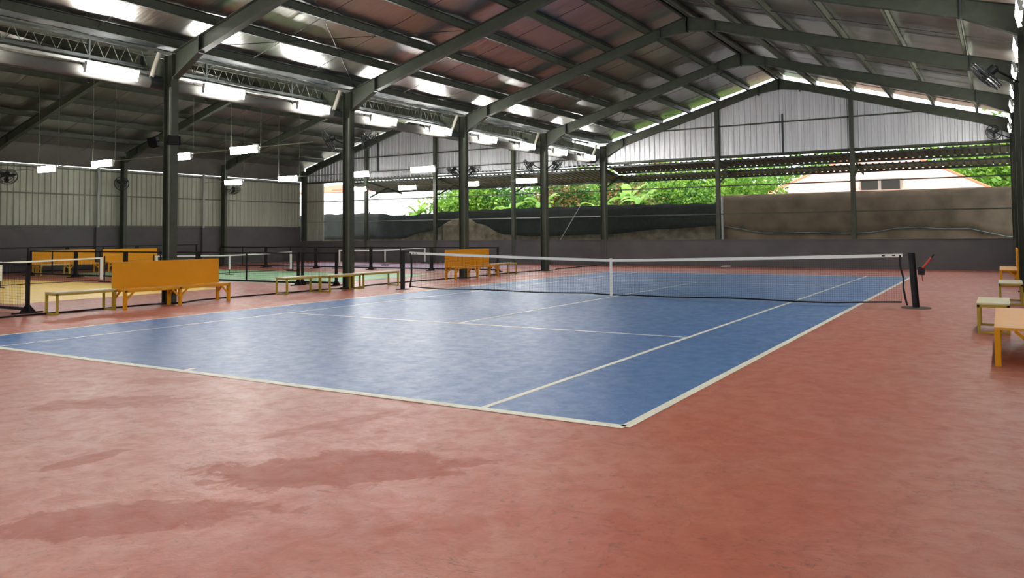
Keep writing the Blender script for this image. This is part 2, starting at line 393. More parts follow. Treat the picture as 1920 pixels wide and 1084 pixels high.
for k, y in enumerate(FY):
    if k >= 2:
        n = k-3
        lab = ['steel column between the halls standing left of the view', 'olive steel column behind the orange bench, with two black loudspeakers', 'olive steel column between the halls beside the left net post, with two fans',
               'olive steel column between the halls behind the far orange bench', 'olive steel column between the halls, fourth from the left', 'olive steel column in the back wall where the two halls meet'][n+1]
        column(XL, y, lab, 5.78, 'columns between the halls', True)
        lab = ['steel column at the right wall beside the camera', 'dark steel column at the right wall behind the near orange bench', 'dark steel column at the right wall carrying the large fan', 'dark steel column at the right wall, third back from the near bench', 'dark steel column at the right wall, last before the corner', 'dark steel column in the back right corner'][n+1]
        column(XR, y, lab, zt(XR), 'right wall columns')
        lab = ['far left wall steel column, out of view', 'far left wall steel column beyond the left edge', 'steel column on the far left wall beside the cut-off fan', 'steel column on the far left wall with a small round fan', 'steel column on the far left wall, second from the corner', 'steel column in the back left corner of the second hall'][n+1]
        column(XF, y, lab, 5.5, 'far left wall columns')

# ------------------------------------------------------------------ valley gutter, duct, lattice girders
g = thing('valley_gutter', 'dark blue grey metal gutter between the two roofs', 'gutter', (XL, 0, 5.91))
m = MB(); m.box((-.19, Y0, 0), (.19, YE+.1, .01)).box((-.20, Y0, 0), (-.185, YE+.1, .12)).box((.185, Y0, 0), (.20, YE+.1, .12)); m.build('channel', 'gutter', g)
for s in (-1, 1): MB().box((s*.17-.035, Y0, .10), (s*.17+.035, YE+.05, .125)).build('gutter_lip', 'gutter', g)
duct = thing('rain_pipe', 'thick grey rainwater pipe running along the columns between the halls', 'pipe', (XL-.38, 0, 5.14))
MB().tube([(0, Y0, 0.02), (0, YE-.45, -.08)], .145, 16).build('pipe', 'duct_grey', duct, smooth=True)
for y in FY[:-1]+[YE-.3]:
    MB().tube([(0, y-.35, 0), (0, y+.12, 0)], .165, 16).build('coupling', 'steel_dark', duct)
    MB().tube([(.28, y-.24, .66), (.16, y-.30, .28), (.05, y-.30, .05)], .055, 10).build('downspout', 'white_plastic', duct)
    for q in (1, 2):
        MB().tube([(0, y+q*2-.015, 0), (0, y+q*2+.015, 0)], .15, 16).build('strap', 'black', duct)
for k in range(len(FY)-1):
    if k < 1: continue
    y0, y1 = FY[k]+.1, FY[k+1]-.1
    nm = ['', 'behind the camera', 'beside the camera', 'top left one', 'second in view', 'third in view', 'last one'][k] if k < 7 else ''
    t = thing('lattice_girder', f'open web steel girder with zigzag rods under the gutter, {nm}', 'girder', (XL-.75, y0, 5.52), 0, 'lattice girders along the columns')
    L = y1-y0
    MB().box((-.04, 0, .42), (.04, L, .47)).build('top_chord', 'steel_dark', t); MB().box((-.04, 0, 0), (.04, L, .06)).build('bottom_chord', 'steel_dark', t)
    nz = 16; st = L/nz
    ra = MB().tube([(0,0,.04), (0,st*.5,.43)], .008, 5).mesh('lacing_rod', 'steel'); rb = MB().tube([(0,st*.5,.43), (0,st,.04)], .008, 5).mesh('lacing_rod', 'steel')
    for q in range(nz): obj('lacing_rod', ra, t, (0, q*st, 0)); obj('lacing_rod', rb, t, (0, q*st, 0))
    for q in (.25, .75): MB().box((-.03, L*q-.02, -.55), (.03, L*q+.02, .42)).build('hanger', 'steel_dark', t)
tag(MB().box((XR-.045, FY[1], 5.06), (XR+.02, YE-.3, 5.24)).build('eave_beam', 'steel'), 'dark steel beam along the right wall carrying the edge-on lights', 'beam')
tag(MB().box((XL-.62, FY[1], 5.36), (XL-.54, YE-.2, 5.42)).build('cable_tray', 'galv'), 'narrow grey cable tray above the thick rainwater pipe', 'cable tray')

# ------------------------------------------------------------------ tube lights
LL, LH, NT = 1.19, .22, 8
_hm = MB(); _hm.box((-.05, -LL/2-.03, -.035), (-.012, LL/2+.03, .035))
for s in (-1, 1): _hm.box((-.03, s*(LL/2+.015)-.015, -LH/2-.01), (.03, s*(LL/2+.015)+.015, LH/2+.01))
HOUS = _hm.mesh('housing', 'housing')
TUB = MB().tube([(.012, -LL/2+.005, 0), (.012, LL/2-.005, 0)], .0145, 8).mesh('light_tube', 'tube_glow')
BRK = MB().box((-.12, -.03, -.02), (-.045, .03, .02)).mesh('mount', 'steel_dark')
def light(loc, rz, tilt, label, group, rods=0):
    t = thing('tube_light', label, 'light', loc, 0, group)
    t.rotation_euler = (0, tilt, rz)
    R_ = Matrix.Rotation(tilt, 4, 'Y')
    obj('housing', HOUS, t)
    for i in range(NT): obj('light_tube', TUB, t, (0, 0, -LH/2 + LH*(i+.5)/NT))
    obj('mount', BRK, t)
    if rods:
        inv = R_.inverted()
        for s in (-1, 1):
            a_ = inv @ Vector((-.05, s*.66, 0)); b_ = inv @ Vector((-.05, s*.66, rods))
            MB().tube([a_, b_], .009, 6).build('hanging_rod', 'steel_light', t)
    return t
lefts = [4.4, 7.35, 10.4, 13.4, 16.4, 19.37, 22.32, 25.2, 28.1]
for k, y in enumerate(lefts):
    light((XL-.02 if k else XL-.02, y, 5.15 - .004*k), 0, math.radians(12), f'bright tube light in the row between the halls, {["first from the left", "second from the left", "third from the left", "fourth from the left", "fifth from the left", "sixth from the left", "seventh from the left", "second last towards the gable", "last, beside the gable corner"][k]}', 'tube lights between the halls')
for k in range(5): light((XL-.02, 1.4-2.98*k, 5.16), 0, math.radians(12), 'unseen tube light added to continue the row between the halls, outside the view on the left', 'tube lights between the halls, out of view')  # unseen fixtures carrying the row on, added to light the near floor
for k in range(7):
    light((XR-.16, 9.7+2.93*k, 5.14), math.pi, math.radians(12), f'bright tube light seen edge-on along the right wall, {NTH[k]} down from the top', 'tube lights along the right wall')
for k in range(6): light((XR-.16, 6.75-2.95*k, 5.16), math.pi, math.radians(12), 'unseen tube light added to continue the right wall row, outside the view on the right', 'tube lights along the right wall, out of view')  # out-of-view fixtures added along this wall to brighten the near right floor
rows = [(10.5, [(-27.61,4.09),(-24.12,4.11),(-19.96,4.11),(-16.86,4.14)]), (19.6, [(-28.36,4.09),(-24.73,4.11),(-20.54,4.11),(-17.12,4.15)]), (28.3, [(-28.43,4.15),(-24.9,4.1),(-20.83,4.14),(-17.39,4.17)])]
for i, (y, ls) in enumerate(rows):
    for j, (x, z) in enumerate(ls):
        light((x, y, z), -math.pi/2, math.radians(8), f'hanging tube light of the second hall, {["leftmost", "second", "third", "rightmost"][j]} in the {["front", "middle", "back"][i]} row', f'hanging lights, {["front", "middle", "back"][i]} row', zt2(x)-z+.05)
    tag(MB().tube([(-30.5, y+.06, 4.16), (XL-.2, y+.06, 4.2)], .014, 6).build('conduit_pipe', 'galv'), f'thin conduit pipe joining the hanging lights of the {["front", "middle", "back"][i]} row', 'pipe')

# ------------------------------------------------------------------ tennis net
PX0, PX1 = -11.90, 1.10
net = thing('tennis_net', 'black tennis net with white top band and centre strap', 'net', (0, N_, 0))
xa, xb = -11.62, .84; xc = -W_/2
def ztop(x): 
    h = 1.06 if x < xc else 1.075
    t = abs(x-xc)/(xc-xa if x < xc else xb-xc); return .915 + (h-.915)*(t**1.25)
def zbot(x): 
    return .045 + .012*math.sin(x*1.9) + (.02 if abs(x-xc) > .5 else -.0) + .02*max(0, abs(x-xc)-5)/.8
def sag(x, z):  # y offset of the hanging net
    return -.05*math.sin((x-xa)*.8)*(1-z)
m = MB(); nv = 278
for i in range(nv+1):
    x = xa+(xb-xa)*i/nv; z0, z1 = zbot(x), ztop(x)-.05
    m.bar((x, sag(x,z0), z0), (x, sag(x,z1), z1), .0025)
for j in range(1, 22):
    t = j/22; pts = []
    for i in range(41):
        x = xa+(xb-xa)*i/40; z = zbot(x)*(1-t)+(ztop(x)-.05)*t; pts.append((x, sag(x,z), z))
    for p, q in zip(pts, pts[1:]): m.bar(p, q, .0025)
o = m.build('netting', 'net_cord', net); o['kind'] = 'stuff'
m = MB()
for i in range(40):
    x0 = xa-.02+(xb-xa+.06)*i/40; x1 = xa-.02+(xb-xa+.06)*(i+1)/40
    z0, z1 = ztop(x0), ztop(x1)
    m.add([(x0,-.012,z0-.065),(x1,-.012,z1-.065),(x1,-.012,z1),(x0,-.012,z0),(x0,.012,z0-.065),(x1,.012,z1-.065),(x1,.012,z1),(x0,.012,z0)],
          [(0,1,2,3),(7,6,5,4),(3,2,6,7),(0,4,5,1)])
m.build('top_band', 'white_band', net)
MB().tube([(xa+(xb-xa)*i/60, sag(xa+(xb-xa)*i/60, .05), zbot(xa+(xb-xa)*i/60)) for i in range(61)], .018, 6).build('bottom_cord', 'black', net)
MB().box((xc-.028, -.018, .03), (xc+.028, .018, .93)).build('centre_strap', 'white_band', net)
def edge(xe, pts): 
    mm = MB(); 
    for (p, q) in zip(pts, pts[1:]): mm.bar((xe+p[0], 0, p[1]), (xe+q[0], 0, q[1]), .035, .03, (0,1,0))
    mm.build('side_band', 'black', net)
edge(xb, [(0,1.05), (-.01,.85), (.05,.58), (.04,.4), (.07,.2), (.10,.05)]); edge(xa, [(0,1.03), (.04,.85), (.04,.4), (-.02,.06)])
for xl, xr in ((PX0, xa), (xb, PX1)): MB().tube([(xl, 0, 1.045), (xr, 0, 1.045)], .005, 5).build('head_cable', 'black', net)
for x in (xb-.31, xb-.12, xa+.12, xa+.22): MB().box((x-.03, -.0135, ztop(x)-.045), (x+.03, -.0125, ztop(x)-.02)).build('band_mark', 'black_soft', net)
def post(px, lean, label, crank):
    t = thing('net_post', label, 'post', (px, N_, 0))
    MB().tube([(0,0,0), (lean,0,1.085)], .066, 16).build('post_shaft', 'black', t, smooth=False)
    MB().tube([(lean,0,1.085), (lean,0,1.10)], [.07,.06], 16).build('post_cap', 'black_soft', t)
    MB().tube([(0,0,0), (0,0,.018)], .27 if crank else .2, 24).build('base_flange', 'duct_grey', t)
    if crank:
        MB().box((.05,-.05,.66), (.17,.05,.82)).build('winch', 'black', t)
        ck = MB().tube([(.14,-.05,.80), (.30,-.07,1.0)], .022, 8).build('crank_handle', 'red_paint', t)
        MB().tube([(.30,-.07,1.0), (.34,-.07,1.07)], .012, 8).build('crank_grip', 'black_soft', ck)
        MB().tube([(.12,0,.66), (.13,0,.54)], .012, 6).build('cable_tail', 'red_paint', t)
post(PX0, 0, 'black tennis net post on the left, beside the yellow benches', False)
post(PX1, -.06, 'black leaning tennis net post on the right with a red winch crank', True)

# ------------------------------------------------------------------ benches
def orange_bench(loc, rz, label, L=2.72):
    t = thing('orange_bench', label, 'bench', loc, rz, 'orange benches with tall backs')
    W2 = .225
    MB().box((-W2, -L/2, .405), (W2, L/2, .435)).build('seat', 'orange_seat', t)
    MB().box((W2-.03, -L/2+.01, .365), (W2, L/2-.01, .405)).build('apron', 'orange', t)
    MB().box((-W2+.0, -L/2+.01, .365), (-W2+.03, L/2-.01, .405)).build('apron', 'orange', t)
    MB().box((-W2-.005, -L/2, .435), (-W2+.03, L/2, 1.005)).build('backrest', 'orange', t)
    for yy in (-L/2+.035, 0, L/2-.035):
        for xx in (-W2+.03, W2-.03):
            MB().box((xx-.03, yy-.032, 0), (xx+.03, yy+.032, .405)).build('leg', 'orange', t)
            for s in (-1, 1):
                if abs(yy+s*.3) > L/2 or xx < 0: continue
                MB().bar((xx, yy+s*.02, .2), (xx, yy+s*.21, .385), .03, .035).build('brace', 'orange', t)
        MB().bar((-W2+.05, yy, .22), (W2-.2, yy, .40), .03, .035).build('brace', 'orange', t)
    return t
orange_bench((-13.43, 5.665, 0), 0, 'long orange bench with tall back, nearest on the left')
orange_bench((-13.40, 17.62, 0), 0, 'orange bench with tall back seen through the tennis net')
orange_bench((2.71, 6.05, 0), math.pi, 'orange bench cut by the right edge, nearest the camera')
orange_bench((2.74, 21.4, 0), math.pi, 'orange bench at the right wall, seen end-on near the back wall')
orange_bench((-31.9, 13.75, 0), 0, 'far orange bench in the second hall, left of the pilaster')
orange_bench((-31.9, 16.85, 0), 0, 'far orange bench in the second hall, right of the pilaster')
def yellow_bench(loc, rz, label, L=1.22, W=.42):
    t = thing('yellow_bench', label, 'bench', loc, rz, 'small yellow benches')
    MB().box((-W/2-.005, -L/2-.005, .425), (W/2+.005, L/2+.005, .45)).build('bench_top', 'bench_top', t)
    m = MB()
    for s in (-1, 1):
        m.box((s*(W/2-.018)-.018, -L/2, .385), (s*(W/2-.018)+.018, L/2, .425)); m.box((-W/2, s*(L/2-.018)-.018, .385), (W/2, s*(L/2-.018)+.018, .425))
    m.build('top_frame', 'bench_yellow', t)
    for sx in (-1, 1):
        for sy in (-1, 1): MB().box((sx*(W/2-.02)-.02, sy*(L/2-.02)-.02, 0), (sx*(W/2-.02)+.02, sy*(L/2-.02)+.02, .39)).build('leg', 'bench_yellow', t)
    for sy in (-1, 1): MB().box((-W/2+.04, sy*(L/2-.02)-.015, .0), (W/2-.04, sy*(L/2-.02)+.015, .03)).build('foot_bar', 'bench_yellow', t)
    return t
yellow_bench((-13.63, 3.63, 0), 0, 'small yellow bench beside the nearest orange bench on the left', 1.24)
yellow_bench((-13.55, 9.55, 0), 0, 'small yellow bench, first of the three left of the net post', 1.25)
yellow_bench((-13.30, 10.85, 0), 0, 'small yellow bench in front of the column, middle of three', 1.24)
yellow_bench((-13.36, 12.45, 0), 0, 'small yellow bench, last of the three beside the net post', 1.6)
yellow_bench((-13.52, 19.85, 0), 0, 'small yellow bench beyond the net, next to the far orange bench', 1.3)
yellow_bench((2.45, 8.58, 0), 0, 'small yellow bench on the right behind the nearest orange bench', 1.24)
yellow_bench((2.72, 14.05, 0), 0, 'small yellow bench cut by the right edge of the view', 1.24)
yellow_bench((-31.2, 12.75, 0), 0, 'small yellow bench in front of the far left orange bench', 1.2)

# ------------------------------------------------------------------ divider barriers with netting
def barrier(loc, L, label, rz=0, mid=True, H=1.02, foot=True):
    t = thing('net_barrier', label, 'barrier', loc, rz, 'black net barriers')
    MB().box((-L/2, -.028, H-.05), (L/2, .028, H)).build('top_rail', 'black_soft', t)
    MB().box((-L/2, -.028, .06), (L/2, .028, .115)).build('bottom_rail', 'black_soft', t)
    for s in (-1, 1):
        p = MB().box((s*(L/2-.032)-.032, -.032, .02), (s*(L/2-.032)+.032, .032, H)).build('post', 'black_soft', t)
        if foot:
            q = MB(); xx = s*(L/2-.025)
            q.box((xx-.03, -.3, 0), (xx+.03, .3, .03)); q.add([(xx-.012,-.16,.03),(xx-.012,.16,.03),(xx-.012,0,.22),(xx+.012,-.16,.03),(xx+.012,.16,.03),(xx+.012,0,.22)], [(0,1,2),(5,4,3),(0,2,5,3),(1,4,5,2)])
            q.add([(xx-.14,-.01,.03),(xx+.14,-.01,.03),(xx,-.01,.2),(xx-.14,.01,.03),(xx+.14,.01,.03),(xx,.01,.2)], [(0,1,2),(5,4,3),(0,2,5,3),(1,4,5,2)])
            q.build('foot', 'black_soft', t)
    if mid: MB().box((-.02,-.02,.1), (.02,.02,H-.03)).build('middle_post', 'black_soft', t)
    m = MB(); n = int(L/.06)
    for i in range(1, n): m.bar((-L/2+L*i/n, 0, .1), (-L/2+L*i/n, 0, H-.03), .0022)
    for j in range(1, 15): m.bar((-L/2, 0, .1+(H-.13)*j/15), (L/2, 0, .1+(H-.13)*j/15), .0022)
    o = m.build('netting', 'net_cord', t); o['kind'] = 'stuff'
    return t
barrier((-16.05, 2.98, 0), 3.3, 'black net barrier standing at the left edge, nearest the camera')
barrier((-15.55, 12.3, 0), 1.5, 'short black net barrier behind the yellow benches', 0, False)
for x0, x1, nm in ((-20.9,-16.1,'right of the long orange bench'), (-25.0,-20.95,'behind the long orange bench'), (-28.2,-25.05,'before the far orange benches, right one'), (-31.5,-28.25,'before the far orange benches, left one')):
    barrier(((x0+x1)/2, 12.0, 0), x1-x0-.02, f'black net barrier between yellow and green courts, {nm}')
for k in range(5):
    x1 = -14.9-3.4*k; barrier((x1-1.7, 21.7, 0), 3.38, f'black net barrier between green and purple courts, {["first from the right end", "second from the right end", "third from the right end", "fourth from the right end", "leftmost"][k]}')
for k in range(4): barrier((-33.2, 9.4+3.4*k, 0), 3.38, f'black net barrier along the far left wall, {["leftmost", "second", "third", "last towards the corner"][k]}', math.pi/2, H=1.15)

# ------------------------------------------------------------------ small court nets
def small_net(cy, label):
    t = thing('court_net', label, 'net', (NX, cy, 0), 0, 'portable nets of the second hall')
    hl = 3.3
    def zt_(y): return .80+.06*(abs(y)/hl)**1.3
    m = MB()
    for i in range(24):
        y0 = -hl+2*hl*i/24; y1 = -hl+2*hl*(i+1)/24
        m.add([(-.012,y0,zt_(y0)-.05),(-.012,y1,zt_(y1)-.05),(-.012,y1,zt_(y1)),(-.012,y0,zt_(y0)),(.012,y0,zt_(y0)-.05),(.012,y1,zt_(y1)-.05),(.012,y1,zt_(y1)),(.012,y0,zt_(y0))], [(0,1,2,3),(7,6,5,4),(3,2,6,7),(0,4,5,1)])
    m.build('top_band', 'white_band', t)
    m = MB(); n = 110
    for i in range(n+1): y = -hl+2*hl*i/n; m.bar((0,y,.1), (0,y,zt_(y)-.04), .0025)
    for j in range(12): m.bar((0,-hl,.1+.06*j), (0,hl,.1+.06*j), .0025)
    o = m.build('netting', 'net_cord', t); o['kind'] = 'stuff'
    for s in (-1, 1):
        MB().tube([(0,s*(hl+.06),.03), (0,s*(hl+.06),.9)], .022, 8).build('post', 'black', t)
        MB().box((-.35, s*(hl+.06)-.02, 0), (.35, s*(hl+.06)+.02, .035)).build('foot', 'black', t)
        MB().box((-.014, s*(hl-.05)-.05, .1), (.014, s*(hl-.05)+.05, zt_(hl)-.04)).build('side_band', 'white_band', t)
    MB().box((-.016,-.035,.22), (.016,.035,.81)).build('centre_band', 'white_band', t)
    MB().tube([(0,0,.02), (0,0,.24)], .015, 6).build('centre_leg', 'black', t)
    MB().box((-.22,-.02,0), (.22,.02,.025)).build('centre_foot', 'black', t)
    MB().tube([(0,-hl,.08), (0,hl,.08)], .012, 6).build('bottom_tube', 'black', t)
small_net(7.1, 'portable net with white top band on the yellow court'); small_net(15.7, 'portable net with white top band on the green court'); small_net(25.2, 'portable net with white top band on the purple court')

# ------------------------------------------------------------------ black rope along the floor between the halls
random.seed(3)
pts = [(XL+.02+.05*math.sin(i*.55)+random.uniform(-.02,.02)+ (.30 if any(abs(Y0+ .6*i - yy) < .45 for yy in FY) else 0), Y0+.6*i, .022) for i in range(int((YE-Y0)/.6))]
tag(MB().tube(pts, .02, 6).build('floor_rope', 'black_soft'), 'black rope hem lying on the floor along the column line', 'rope')

# ------------------------------------------------------------------ wall fans and loudspeakers
def fan_meshes():
    gm = MB(); R = .33
    for (rr, xx) in ((R, .0), (R*.98, .05), (R*.98, -.05), (R*.62, .085), (R*.62, -.075), (R*.28, .1)):
        gm.tube([(xx, rr*math.cos(a), rr*math.sin(a)) for a in [2*math.pi*i/28 for i in range(29)]], .010, 4, False)
    for i in range(24):
        a = 2*math.pi*i/24
        for sx in (1, -1): gm.tube([(sx*.1 if sx > 0 else -.09, .06*math.cos(a), .06*math.sin(a)), (sx*.08, R*.6*math.cos(a), R*.6*math.sin(a)), (0, R*math.cos(a), R*math.sin(a))], .003, 3, False)
    guard = gm.mesh('guard', 'steel_dark')
    bm_ = MB(); v = []
    for i in range(5):
        t = i/4; r = .05+.24*t; wdt = .05+.07*math.sin(math.pi*min(1, t*.9+.1))
        v += [(-.025+.01*t, r, -wdt*.7), (.025-.01*t, r, wdt*.7)]
    bm_.add(v, [(2*i, 2*i+1, 2*i+3, 2*i+2) for i in range(4)]); bm_.add([(x+.004, y, z) for x, y, z in v], [(2*i+2, 2*i+3, 2*i+1, 2*i) for i in range(4)])
    blade = bm_.mesh('blade', 'steel_dark')
    mm = MB().tube([(-.06,0,0), (-.1,0,0), (-.22,0,0), (-.25,0,0)], [.05,.085,.085,.05], 14).mesh('motor', 'black')
    hub = MB().tube([(-.06,0,0), (.06,0,0), (.08,0,0)], [.05,.05,.02], 12).mesh('hub', 'steel_dark')
    return guard, blade, mm, hub
FG, FB, FM, FH = fan_meshes()
def fan(loc, yaw, tilt, mount, label, sc=1):
    t = thing('wall_fan', label, 'fan', loc, 0, 'black industrial wall fans'); t.rotation_mode = 'XYZ'; t.rotation_euler = (0, tilt, yaw); t.scale = (sc, sc, sc)
    g_ = obj('guard', FG, t); obj('motor', FM, t); h = obj('hub', FH, t)
    for i in range(3):
        b = obj('blade', FB, h); b.rotation_euler = (2*math.pi*i/3+.4, 0, 0)
    inv = (Matrix.Translation(loc) @ Matrix.Rotation(yaw, 4, 'Z') @ Matrix.Rotation(tilt, 4, 'Y') @ Matrix.Scale(sc, 4)).inverted()
    e = inv @ Vector(mount); MB().tube([(-.18,0,0), (-.2,0,-.1), e], .022, 6).build('arm', 'black', t)
    e2 = Vector(mount); 
    return t
fan((2.42, 11.45, 4.42), math.radians(176), math.radians(42), (2.94, 11.75, 4.30), 'large black wall fan at the upper right, tilted down')
fan((2.45, 29.1, 5.2), math.radians(240), math.radians(20), (2.95, 29.5, 5.0), 'small dark fan in the far right corner below the gable', .85)
fan((-14.40, 11.5, 4.35), math.radians(216), math.radians(30), (-14.0, 11.75, 4.25), 'black fan on the left side of the second column between the halls')
fan((-13.25, 12.0, 4.35), math.radians(20), math.radians(30), (-13.70, 11.80, 4.25), 'black fan on the right side of the second column between the halls')
fan((-14.25, 17.6, 3.8), math.radians(214), math.radians(55), (-14.0, 17.7, 3.75), 'black fan on the left side of the third column between the halls', .8)
fan((-13.42, 17.75, 3.8), math.radians(10), math.radians(55), (-13.7, 17.75, 3.75), 'black fan on the right side of the third column between the halls', .8)
fan((-14.55, 23.6, 4.42), math.radians(212), math.radians(35), (-14.0, 23.68, 4.3), 'black fan on the left side of the fourth column between the halls')
fan((-13.22, 23.7, 4.4), math.radians(15), math.radians(35), (-13.7, 23.68, 4.3), 'black fan on the right side of the fourth column between the halls')
fan((-33.3, 11.95, 4.15), math.radians(-25), math.radians(40), (-33.91, 11.8, 4.1), 'dark fan cut by the left edge of the view', 1.15)
fan((-33.5, 17.25, 4.12), math.radians(-50), math.radians(8), (-33.91, 17.7, 4.1), 'small round fan on the far left wall column')
fan((-33.5, 23.9, 4.05), math.radians(0), math.radians(60), (-33.91, 23.7, 4.1), 'dim fan below a hanging light on the far left wall')
def speaker(loc, rz, label):
    t = thing('loudspeaker', label, 'speaker', loc, 0, 'loudspeakers on the column'); t.rotation_euler = (0, math.radians(14), rz); t.scale = (.95, .95, .95)
    m = MB(); pr = [(-.08,-.1),(.1,-.15),(.12,-.13),(.12,.13),(.1,.15),(-.08,.1)]
    m.add([(y_*1.0, x_, -.11) for y_, x_ in pr]+[(y_, x_, .11) for y_, x_ in pr], [tuple(range(5,-1,-1)), tuple(range(6,12))]+[(i,(i+1)%6,(i+1)%6+6,i+6) for i in range(6)])
    m.build('cabinet', 'matt_black', t); MB().box((.12,-.12,-.1), (.125,.12,.1)).build('grille', 'black_soft', t)
    MB().tube([(-.08,0,0), (-.2,0,0)], .018, 6).build('bracket', 'black', t)
speaker((-13.52, 5.66, 3.75), math.radians(-30), 'black loudspeaker on the right of the nearest column')
speaker((-14.2, 5.66, 3.74), math.radians(215), 'black loudspeaker on the left of the nearest column')

# ------------------------------------------------------------------ outside: awning, walls, nets
struct(MB().box((-90, YE+.25, -.6), (60, 140, -.1)).build('ground', 'ground'))
aw = thing('awning', 'corrugated lean-to awning outside the back opening', 'awning', (0, YE+.27, 0))
def awn(x0, x1, ya, yb, za, zb):
    n = max(1, round((x1-x0)/1.04)); wd = (x1-x0)/n
    v = []; f = []; prof = []
    k = 4; p = wd/k
    for i in range(k): prof += [(i*p, 0), (i*p+.62*p, 0), (i*p+.70*p, .042), (i*p+.92*p, .042)]
    prof.append((wd, 0))
    for u, h in prof: v += [(u, ya, za+h), (u, yb, zb+h)]
    for i in range(len(prof)-1): f.append((2*i, 2*i+2, 2*i+3, 2*i+1))
    me = MB().add(v, f).mesh('awning_sheet', 'awning')
    for q in range(n): obj('awning_sheet', me, aw, (x0+q*wd, 0, 0))
    for t, h in ((.03, .07), (.97, .085)):
        yy = ya+(yb-ya)*t; zz = za+(zb-za)*t
        MB().box((x0, yy-.03, zz-h), (x1, yy+.03, zz-.002)).build('batten', 'steel_dark', aw)
awn(XL, XR+.6, 0, 1.5, 4.80, 4.58); awn(XL, XR+.6, 1.45, 2.95, 4.42, 4.25)
awn(-31.0, XL, 0, 2.95, 4.68, 4.24)
for x in (-8.25, -2.6, XL, -18.95, -23.98, -28.97): 
    MB().bar((x, -.02, 3.75), (x, 1.7, 4.42), .07).build('strut', 'steel', aw)
    MB().bar((x, -.02, 4.62), (x, 2.9, 4.10), .06, .09).build('rafter', 'steel', aw)
pw = tag(MB().box((-9.35, 33.6, -.2), (22, 33.85, 3.37)).build('garden_wall', 'plaster'), 'stained brown plastered wall outside the back opening', 'wall')
MB().tube([(-9.2, 33.4, -.1), (-9.2, 33.4, 3.3)], .09, 8).build('pillar', 'galv', pw)
tag(MB().box((-60, 34.3, -.2), (-9.35, 34.7, 2.45)).build('earth_bank', 'earth'), 'pale earth bank behind the black shade net', 'bank')
def curtain(name, label, m, top, bot, y, x0, x1, n=140, trim=None):
    def ip(tab, x):
        for (a_, za), (b_, zb) in zip(tab, tab[1:]):
            if a_ <= x <= b_: t = (x-a_)/(b_-a_); t = t*t*(3-2*t) if trim is None else t; return za+(zb-za)*t
        return tab[-1][1] if x > tab[-1][0] else tab[0][1]
    v = []; f = []; R_ = 6
    for i in range(n+1):
        x = x0+(x1-x0)*i/n; zb, ztp = ip(bot, x), ip(top, x)
        for side in (0, .012):
            for j in range(R_+1):
                t = j/R_; v.append((x, y+side+.05*math.sin(x*2.3+.8*math.sin(x))*(1-t)+.03*math.sin(x*5.1), zb+(ztp-zb)*t + (.03*math.sin(x*4) if j == R_ else 0)))
    K = 2*(R_+1)
    for i in range(n):
        for j in range(R_):
            a_ = i*K+j; f.append((a_, a_+K, a_+K+1, a_+1)); b_ = a_+R_+1; f.append((b_, b_+1, b_+K+1, b_+K))
        f.append((i*K+R_, i*K+K+R_, i*K+K+2*R_+1, i*K+2*R_+1)); f.append((i*K, i*K+R_+1, i*K+K+R_+1, i*K+K))
    o = MB().add(v, f).build(name, m, smooth=True); tag(o, label, 'net')
    if trim:
        MB().tube([(x0+(x1-x0)*i/n, y+.05*math.sin((x0+(x1-x0)*i/n)*2.3+.8*math.sin(x0+(x1-x0)*i/n))+.03*math.sin((x0+(x1-x0)*i/n)*5.1), ip(bot, x0+(x1-x0)*i/n)) for i in range(n+1)], .015, 5).build('hem', trim, o)
    return o
sn = curtain('shade_net', 'black shade net sagging outside the back opening', 'shade_net',
        [(-40,2.93),(-32.3,2.96),(-29.3,2.76),(-24.8,2.96),(-20,3.01),(-15.4,3.04),(-9.45,3.0)],
        [(-40,1.25),(-29.7,1.3),(-27.6,1.71),(-25.2,2.5),(-24.6,2.52),(-23.65,2.15),(-21.8,1.5),(-20,1.41),(-15.7,1.47),(-12.4,1.72),(-9.45,1.86)], 33.45, -39.5, -9.45)
for x in (-38, -32.3, -26.5, -20.2, -15.0, -9.6): MB().tube([(x, 33.62, -.3), (x, 33.62, 3.05)], .035, 6).build('pole', 'steel_dark', sn)
curtain('shade_net', 'brown shade net with scalloped hem hanging on the plastered wall', 'brown_net',
        [(-9.1,3.33),(-6,3.32),(-3,3.33),(0,3.3),(4,3.3),(7,3.3)], [(-9.1,1.85),(-7.2,1.48),(-5.2,1.5),(-3.4,1.45),(-2.4,1.48),(-1.4,1.66),(-.4,1.7),(.2,1.62),(1.4,1.62),(2.9,1.24),(4,1.5),(7,1.4)], 33.42, -9.1, 7, trim='net_trim')
tag(MB().tube([(-16.9, 33.2, 3.05), (-18.0, 32.9, 1.2), (-18.6, 32.8, -.1)], .025, 6).build('leaning_pole', 'galv'), 'thin pole leaning against the black shade net', 'pole')
nb = thing('neighbour_shed', 'neighbouring white shed with orange roof seen past the back left corner', 'shed', (-38, 40, 0))
MB().box((-6,0,0), (3.0,4,2.4)).build('wall', 'white_wall', nb)
MB().bar((-1.5,-1.6,4.75), (-1.5,2.5,5.6), 10, .06).build('roof', 'orange_sheet', nb)

